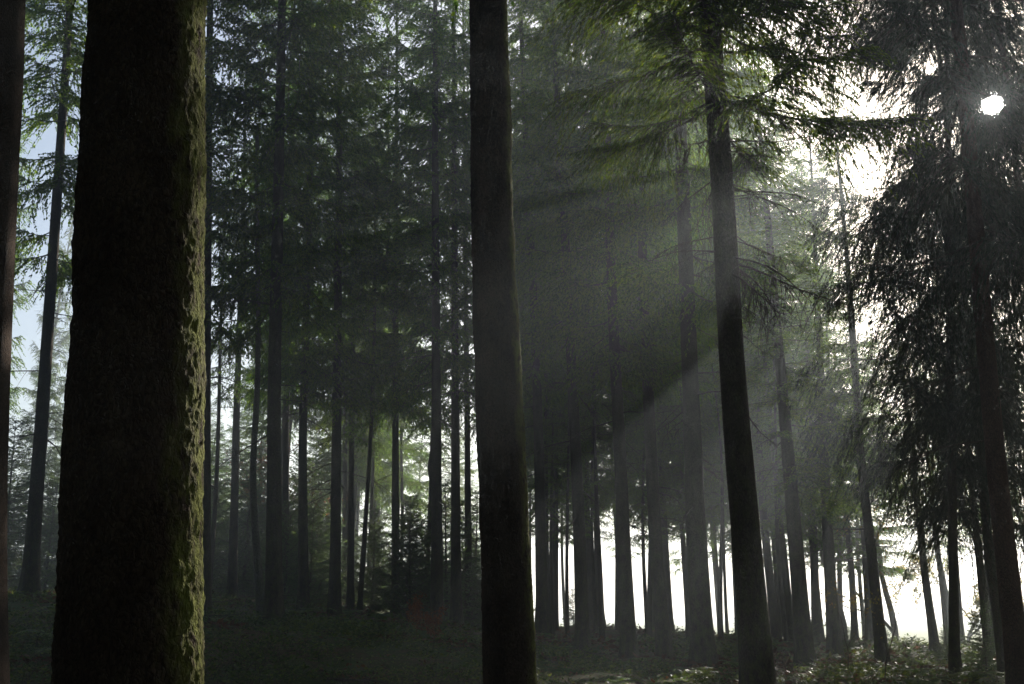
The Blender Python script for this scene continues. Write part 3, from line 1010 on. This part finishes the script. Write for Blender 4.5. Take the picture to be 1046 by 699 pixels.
def prune_crowns():
    r = np.random.default_rng(99)
    bpy.context.view_layer.update()
    n_cut = 0
    for o in ALL_CROWNS:
        me = o.data
        if me.name not in _cache:
            co = np.empty(len(me.vertices) * 3, np.float32)
            me.vertices.foreach_get('co', co)
            mi = np.empty(len(me.polygons), np.int32)
            me.polygons.foreach_get('material_index', mi)
            ls = np.empty(len(me.polygons), np.int32)
            me.polygons.foreach_get('loop_start', ls)
            lv = np.empty(len(me.loops), np.int32)
            me.loops.foreach_get('vertex_index', lv)
            q = lv.reshape(-1, 4)
            co = co.reshape(-1, 3)
            _cache[me.name] = (co, q, mi, co[q].mean(1))
        co, q, mi, cen = _cache[me.name]
        mw = np.array(o.matrix_world)
        c0, c1 = mw[:3, :3] @ np.array([0, 0, 4.0]) + mw[:3, 3], mw[:3, :3] @ np.array([0, 0, 29.0]) + mw[:3, 3]
        w = None
        kill = np.zeros(len(q), bool)
        for p, rad, start in PRUNE:
            # nearest approach of the line to the crown's axis, on the map
            h = SUN_D[:2] / np.hypot(*SUN_D[:2])
            rel = (c0 + c1)[:2] / 2 - p[:2]
            t = rel @ h
            if t < -3 or abs(rel[0] * h[1] - rel[1] * h[0]) > 4.2 + rad:
                continue
            zt = p[2] + t * SUN_D[2] / np.hypot(*SUN_D[:2])
            if zt > c1[2] + 2 or zt < c0[2] - 3:
                continue
            if w is None:
                w = cen @ mw[:3, :3].T + mw[:3, 3]
            v = w - p
            al = v @ SUN_D
            d = np.linalg.norm(v - al[:, None] * SUN_D, axis=1)
            kill |= (d < rad * (0.8 + 0.45 * r.random(len(d)))) & (al > start) & (mi != 1)
        if kill.any():
            keep = ~kill
            qq = q[keep]
            used, inv = np.unique(qq, return_inverse=True)
            o.data = mesh_np(me.name + '_thinned', co[used], [inv.reshape(-1, 4)], list(me.materials), mi[keep], smooth=False)
            n_cut += 1
    print('crowns thinned', n_cut)


prune_crowns()

# ------------------------------------------------------------------ young spruces
YOUNG_TRUNK = Acc()
u = np.linspace(0, 1, 10)
YOUNG_TRUNK.tube(np.stack([0.03 * np.sin(u * 5), 0.03 * np.cos(u * 4), -0.15 + 5.2 * u], 1), 0.055 * (1 - 0.93 * u), 8)
YOUNG_TRUNK = YOUNG_TRUNK.mesh('young_trunk', [M_BARK])


def young(x, y, h, label, group=None, wide=1.0):
    z = float(zlin(np.array(x), np.array(y)))
    root = tag(empty('young_spruce', (x, y, z)), label, 'young tree', group)
    s = h / 5.1
    for name, me in (('trunk', YOUNG_TRUNK), ('crown', rr.choice(CROWNS['Y']))):
        o = link(name, me, root)
        o.scale = (s * wide, s * wide, s)
        o.rotation_euler = (0, 0, rr.uniform(0, 6.28))
    TREE_XY.append((x, y))


def young_px(px, Y, top_py, label, group=None, wide=1.0):
    p = at(px, top_py, Y)
    h = p[2] - float(ground_z(p[0], p[1]))
    young(p[0], p[1], max(0.4, h), label, group, wide)


young_px(18, 42, 425, 'pale hazy young spruce at the left border', wide=1.2)
young_px(60, 46, 470, 'hazy young spruce between the slender dark trunk and the massive trunk', wide=1.1)
young_px(82, 38, 520, 'small young spruce beside the copper leaves next to the massive trunk')
young_px(420, 40, 505, 'dark young spruce standing between the forked slim spruce and the burled trunk', wide=1.1)
young_px(383, 46, 515, 'bluish young spruce left of the forked slim spruce', wide=1.2)
young_px(433, 24, 632, 'tiny spruce sapling in front of the burled trunk')
young_px(585, 47, 600, 'small spruce sapling in the bright gap right of the central trunk', wide=1.2)
young_px(762, 38, 612, 'low young spruce behind the large leaning trunk', wide=1.5)
young_px(1000, 33, 610, 'bushy young spruce between the thin trunks at lower right', wide=1.5)
scatter(54, (205, 520), (39, 66), 1.2, lambda x, y, q: young(x, y, q.uniform(2.6, 6.4), 'dark young spruce in the thicket behind the straight trunks', 'young spruce thicket in the middle left', 1.2), 21)
scatter(24, (-30, 215), (40, 70), 1.5, lambda x, y, q: young(x, y, q.uniform(3, 6.5), 'hazy young spruce in the bluish distance at the far left', 'hazy young spruces at the far left', 1.2), 22)
scatter(9, (690, 1040), (33, 56), 1.5, lambda x, y, q: young(x, y, q.uniform(0.7, 1.7), 'low spruce sapling in the brambles at the wood edge', 'spruce saplings along the wood edge', 1.5), 23)

# ------------------------------------------------------------------ broad-leaved trees and bushes


def broad(name, px, Y, foot, meshes, label, cat, scale=1.0, spin=0.0):
    p = at(px, foot, Y)
    z = float(zlin(np.array(p[0]), np.array(p[1])))
    root = tag(empty(name, (p[0], p[1], z)), label, cat)
    for nm, me in zip(('trunk', 'crown'), meshes):
        o = link(nm, me, root)
        o.scale = (scale,) * 3
        o.rotation_euler = (0, 0, spin)
    return root


bushy = forked(500, 8.5, 0.19, depth=5, spread=0.75, kids=3, sway=0.16, bark=M_PALE_TWIG, start=0.12)
broad('bare_bushy_tree', 862, 46, 655, bushy, 'bare bushy tree with pale curved branches left of the white gap', 'tree')
bushy2 = forked(501, 9.0, 0.15, depth=5, spread=0.6, kids=3, sway=0.13, bark=M_PALE_TWIG, leaf=M_YELLOW, leaf_n=900, leaf_size=0.13, start=0.1)
broad('bare_bushy_tree', 915, 47, 655, bushy2, 'pale bare tree filling the white gap with upright fine branches', 'tree', 1.0, 1.0)
autumn = forked(502, 8.0, 0.10, depth=5, spread=0.6, kids=3, sway=0.14, bark=M_PALE_TWIG, leaf=M_YELLOW, leaf_n=6000, leaf_size=0.15, start=0.1)
broad('autumn_tree', 988, 62, 650, autumn, 'yellow and orange leaved bush in the light behind the thin right trunks', 'tree', 1.0, 2.0)
birch = forked(503, 12, 0.10, depth=3, spread=0.4, kids=3, sway=0.05, bark=M_BARK_BIRCH, start=0.6)
broad('birch_tree', 883, 47, 648, birch, 'slim white birch stem beside the dark leaning spruce', 'tree')
beech = forked(504, 6.5, 0.06, depth=5, spread=0.55, kids=3, sway=0.1, bark=M_TWIG, leaf=M_BEECH, leaf_n=3200, leaf_size=0.08, start=0.1)
broad('beech_sapling', 258, 50, 606, beech, 'hazy beech sapling with reddish leaves behind the crooked grey stem', 'young tree', 1.1)
broad('beech_sapling', 300, 54, 608, beech, 'faint reddish beech sapling right of the thick dark spruce', 'young tree', 1.0, 2.2)
beech2 = forked(505, 1.9, 0.022, depth=4, spread=0.7, kids=3, sway=0.12, bark=M_TWIG, leaf=M_BEECH, leaf_n=900, leaf_size=0.10, start=0.1)
broad('beech_sapling', 103, 27, 625, beech2, 'small bright copper beech sapling against the left side of the massive trunk', 'young tree', 1.25)
broad('beech_sapling', 424, 29, 652, beech2, 'little orange leaved sapling at the foot of the forked slim spruce', 'young tree', 0.5, 1.0)
broad('beech_sapling', 441, 22, 682, beech2, 'tiny rusty sapling in front of the tiny spruce sapling', 'young tree', 0.42, 2.0)
thin_sap = forked(506, 3.2, 0.02, depth=4, spread=0.5, kids=2, sway=0.09, bark=M_TWIG, leaf=M_YELLOW, leaf_n=160, leaf_size=0.07, start=0.2)
broad('bare_sapling', 905, 24, 712, thin_sap, 'thin bare sapling in the brambles before the dark leaning spruce', 'young tree', 0.75)
broad('bare_sapling', 868, 27, 700, thin_sap, 'thin bare sapling left of the dark leaning spruce foot', 'young tree', 0.7, 2.0)

# the crooked grey stem
Yc = 29.0
cw = [(271, 640), (266, 610), (262, 560), (258, 500), (259, 460), (263, 400), (264, 330), (262, 200), (263, 120)]
cp = [at(a, b, Yc) for a, b in cw]
cb = cp[0].copy()
cb[2] = float(zlin(np.array(cb[0]), np.array(cb[1])))
root = tag(empty('crooked_tree', cb), 'crooked grey mossy stem bending in front of the thick dark spruce', 'tree')
A_ = Acc()
pts = np.array([p - cb for p in cp])
pts[0, 2] = -0.2
tt = np.linspace(0, len(pts) - 1, 60)
pp = np.stack([np.interp(tt, np.arange(len(pts)), pts[:, c]) for c in range(3)], 1)
ker = np.ones(7) / 7
for c in range(3):
    pad = np.pad(pp[:, c], 3, mode='edge')
    pp[:, c] = np.convolve(pad, ker, 'valid')
rad = 0.115 * (1 - 0.55 * np.linspace(0, 1, 60)) + 0.10 * np.exp(-np.maximum(pp[:, 2], 0) / 0.5)
A_.tube(pp, rad, 12)
link('trunk', A_.mesh('crooked_trunk', [M_BARK_GREY]), root)
cc = forked(507, 6.0, 0.045, depth=4, spread=0.6, kids=3, sway=0.12, bark=M_BARK_GREY, start=0.05)
A2 = link('crown', cc[1], root)
A2.location = pp[-1] - np.array([0, 0, 1.2])

# ------------------------------------------------------------------ undergrowth
print('undergrowth')


def in_view(x, y, pad=40):
    px = x / (y * CP) * F + PW / 2
    return (px > -pad) & (px < PW + pad)


def undergrowth(name, n, yr, seed, lo, mat, size, hgt, flat, label, power=1.6, stems=True):
    r = np.random.default_rng(seed)
    acc = Acc()
    m = n // 9
    y = yr[0] + (yr[1] - yr[0]) * r.random(m * 4) ** power
    x = (r.uniform(-40, PW + 40, m * 4) - PW / 2) / F * y
    den = fbm(x * 0.45, y * 0.45, seed, 3) + 0.5 * fbm(x * 1.7, y * 1.7, seed + 2, 2)
    ok = (den > lo) & (y < edge_y(x) + 1)
    x, y, den = x[ok][:m], y[ok][:m], den[ok][:m]
    z = zlin(x, y)
    h = hgt * (0.25 + 1.5 * np.clip(den - lo, 0, 0.5)) * r.uniform(0.4, 1.4, len(x))
    k = 9
    i = np.repeat(np.arange(len(x)), k)
    a = r.uniform(0, 2 * PI, len(i))
    rad = r.random(len(i)) ** 0.6 * (0.12 + 0.55 * h[i])
    P = np.stack([x[i] + rad * np.cos(a), y[i] + rad * np.sin(a), z[i] + h[i] * r.random(len(i)) ** 0.7 - 0.01], 1)
    D = norm(np.stack([np.cos(a), np.sin(a), r.uniform(-0.5, 0.6, len(i)) * (1 - flat)], 1) + r.normal(size=(len(i), 3)) * 0.3)
    S = norm(np.cross(D, norm(np.array([0, 0, 1.0]) + r.normal(size=(len(i), 3)) * (0.6 - 0.4 * flat))))
    L = size * r.uniform(0.5, 1.5, len(i)) * np.clip(y[i] / 20, 0.7, 1.6)
    acc.blades(P, D, S, L, L * r.uniform(0.3, 0.6, len(i)), 0)
    mats = [mat]
    if stems:
        q = r.random(len(x)) < 0.5
        P0 = np.stack([x[q], y[q], z[q] - 0.03], 1)
        P2 = P0 + np.stack([r.normal(size=q.sum()) * 0.12, r.normal(size=q.sum()) * 0.12, h[q] + 0.05], 1)
        acc.tubes(np.stack([P0, (P0 + P2) / 2 + r.normal(size=P0.shape) * 0.02, P2], 1), np.tile([0.006, 0.005, 0.003], (len(P0), 1)), 3, 1)
        mats.append(M_TWIG)
    o = link(name, acc.mesh(name, mats, smooth=False))
    o['kind'] = 'stuff'
    o['label'] = label
    return o


undergrowth('green_undergrowth', 150000, (7, 62), 31, 0.02, M_LEAF, 0.075, 0.42, 0.3, 'low green brambles and bilberries on the forest floor')
undergrowth('moss_tufts', 60000, (6, 50), 47, -0.12, M_LEAF, 0.05, 0.10, 0.2, 'short green moss and grass tufts between the brambles', stems=False)
undergrowth('dry_leaf_litter', 60000, (6, 55), 53, -0.12, M_DRY, 0.07, 0.05, 0.75, 'brown dry leaves and dead fern on the ground', stems=False)
undergrowth('dead_bracken', 22000, (9, 48), 59, 0.10, M_DRY, 0.12, 0.35, 0.2, 'brown dead bracken in patches')


def fern_mesh(seed):
    r = np.random.default_rng(seed)
    acc = Acc()
    for i in range(8):
        a = i * 2 * PI / 8 + r.uniform(-0.3, 0.3)
        L = r.uniform(0.45, 0.8)
        s = np.linspace(0, 1, 14)
        out = np.array([math.cos(a), math.sin(a), 0])
        P = out * (L * s)[:, None] * 0.85
        P[:, 2] += L * (0.85 * s - 0.75 * s ** 2)
        acc.tube(P, 0.006 * (1 - 0.8 * s) + 0.001, 3, 1)
        t = norm(np.gradient(P, axis=0))
        sd = norm(np.cross(t, np.array([0, 0, 1.0])))
        for sg in (-1, 1):
            D = norm(sd * sg + t * 0.35 + np.array([0, 0, -0.15]))
            ln = L * 0.3 * np.sin(PI * np.clip(s * 0.85 + 0.12, 0, 1))
            acc.blades(P, D, norm(t), ln, np.full(14, L * 0.075), 0, belly=0.3)
    return acc.mesh('fern_%d' % seed, [M_LEAF, M_TWIG], smooth=False)


FERNS = [fern_mesh(700 + i) for i in range(4)]
q = random.Random(77)
for k in range(70):
    y = math.sqrt(q.uniform(11 ** 2, 40 ** 2))
    x = (q.uniform(-20, PW + 20) - PW / 2) / F * y
    o = link('fern', rr.choice(FERNS))
    o.location = (x, y, float(zlin(np.array(x), np.array(y))))
    o.rotation_euler = (0, 0, q.uniform(0, 6.28))
    s = q.uniform(0.7, 1.4)
    o.scale = (s, s, s)
    tag(o, 'small green fern among the brambles on the forest floor', 'fern', 'ferns scattered on the forest floor')
for k in range(38):
    y = math.sqrt(q.uniform(12 ** 2, 38 ** 2))
    x = (q.uniform(-20, PW + 20) - PW / 2) / F * y
    o = link('fallen_branch', rr.choice(DEAD))
    o.location = (x, y, float(zlin(np.array(x), np.array(y))) + 0.12)
    o.rotation_euler = (q.uniform(-0.4, 0.4), q.uniform(-0.25, 0.05), q.uniform(0, 6.28))
    s = q.uniform(0.7, 1.5)
    o.scale = (s, s, s)
    tag(o, 'dead fallen branch lying in the undergrowth', 'branch', 'fallen branches on the forest floor')

# ------------------------------------------------------------------ air
bm_v = [(x, y, z) for x in (-560, 560) for y in (-560, 560) for z in (-3.0, 37.5)]
lo_z = float(ZZ.min()) - 1.0
bm_v = [(x, y, lo_z if z < 0 else z) for x, y, z in bm_v]
bm_f = np.array([(0, 1, 3, 2), (4, 6, 7, 5), (0, 4, 5, 1), (2, 3, 7, 6), (0, 2, 6, 4), (1, 5, 7, 3)])
hz = NT('haze_air')
pv = hz.n('ShaderNodeVolumePrincipled')
pv.inputs['Color'].default_value = (0.82, 0.92, 1.0, 1)
pv.inputs['Density'].default_value = 0.0034
pv.inputs['Anisotropy'].default_value = 0.6
hz.l(pv.outputs[0], hz.out.inputs['Volume'])
haze = link('haze', mesh_np('haze', bm_v, [bm_f], [hz.m], smooth=False))
haze['kind'] = 'stuff'
haze['label'] = 'thin morning haze that the light shafts show up in'

# ------------------------------------------------------------------ light
w = bpy.data.worlds.new('World')
scene.world = w
w.use_nodes = True
nt = w.node_tree
nt.nodes.clear()
sky = nt.nodes.new('ShaderNodeTexSky')
sky.sky_type = 'NISHITA'
sky.sun_disc = False
sky.sun_elevation = SUN_EL
sky.sun_rotation = SUN_AZ
sky.dust_density = 2.0
bg = nt.nodes.new('ShaderNodeBackground')
bg.inputs['Strength'].default_value = 0.07
nt.links.new(sky.outputs[0], bg.inputs[0])
# the sun's own disc and its bright halo in the sky
tcw = nt.nodes.new('ShaderNodeTexCoord')
dot = nt.nodes.new('ShaderNodeVectorMath')
dot.operation = 'DOT_PRODUCT'
nt.links.new(tcw.outputs['Generated'], dot.inputs[0])
dot.inputs[1].default_value = tuple(SUN_D)
rampw = nt.nodes.new('ShaderNodeMapRange')
rampw.inputs['From Min'].default_value = math.cos(math.radians(0.75))
rampw.inputs['From Max'].default_value = math.cos(math.radians(0.45))
nt.links.new(dot.outputs['Value'], rampw.inputs[0])
powr = nt.nodes.new('ShaderNodeMath')
powr.operation = 'POWER'
nt.links.new(dot.outputs['Value'], powr.inputs[0])
powr.inputs[1].default_value = 900.0
mad = nt.nodes.new('ShaderNodeMath')
mad.operation = 'MULTIPLY_ADD'
nt.links.new(rampw.outputs[0], mad.inputs[0])
mad.inputs[1].default_value = 60.0
nt.links.new(powr.outputs[0], mad.inputs[2])
bg2 = nt.nodes.new('ShaderNodeBackground')
bg2.inputs[0].default_value = (1.0, 0.95, 0.85, 1)
nt.links.new(mad.outputs[0], bg2.inputs['Strength'])
adds = nt.nodes.new('ShaderNodeAddShader')
nt.links.new(bg.outputs[0], adds.inputs[0])
nt.links.new(bg2.outputs[0], adds.inputs[1])
wo = nt.nodes.new('ShaderNodeOutputWorld')
nt.links.new(adds.outputs[0], wo.inputs[0])
sl = bpy.data.lights.new('sun', 'SUN')
sl.energy = 5.0
sl.angle = math.radians(0.5)
sl.color = (1.0, 0.93, 0.82)
so = bpy.data.objects.new('sun', sl)
COL.objects.link(so)
so.rotation_mode = 'QUATERNION'
so.rotation_quaternion = Vector(tuple(SUN_D)).to_track_quat('Z', 'Y')
so.location = (20, 40, 60)

# ------------------------------------------------------------------ camera and render settings
cam = bpy.data.cameras.new('camera')
cam.sensor_width = 36.0
cam.lens = F / PW * 36.0
cam.clip_start = 0.05
cam.clip_end = 3000
co = bpy.data.objects.new('camera', cam)
COL.objects.link(co)
co.location = (0, 0, CZ)
co.rotation_euler = (math.radians(90) + PITCH, 0, 0)
scene.camera = co
vs = scene.view_settings
vs.view_transform = 'Standard'
vs.look = 'None'
vs.exposure = 1.15
vs.gamma = 1.0
vs.use_curve_mapping = False
cy_ = scene.cycles
cy_.use_denoising = True
cy_.max_bounces = 3
cy_.use_adaptive_sampling = True
cy_.adaptive_threshold = 0.01
cy_.adaptive_min_samples = 80
cy_.diffuse_bounces = 2
cy_.glossy_bounces = 2
cy_.transmission_bounces = 2
cy_.transparent_max_bounces = 8
cy_.volume_bounces = 0
cy_.sample_clamp_indirect = 4.0
cy_.caustics_reflective = False
cy_.caustics_refractive = False
print('faces in crowns', sum(len(m.polygons) for k, v in CROWNS.items() for m in v), 'objects', len(bpy.data.objects))
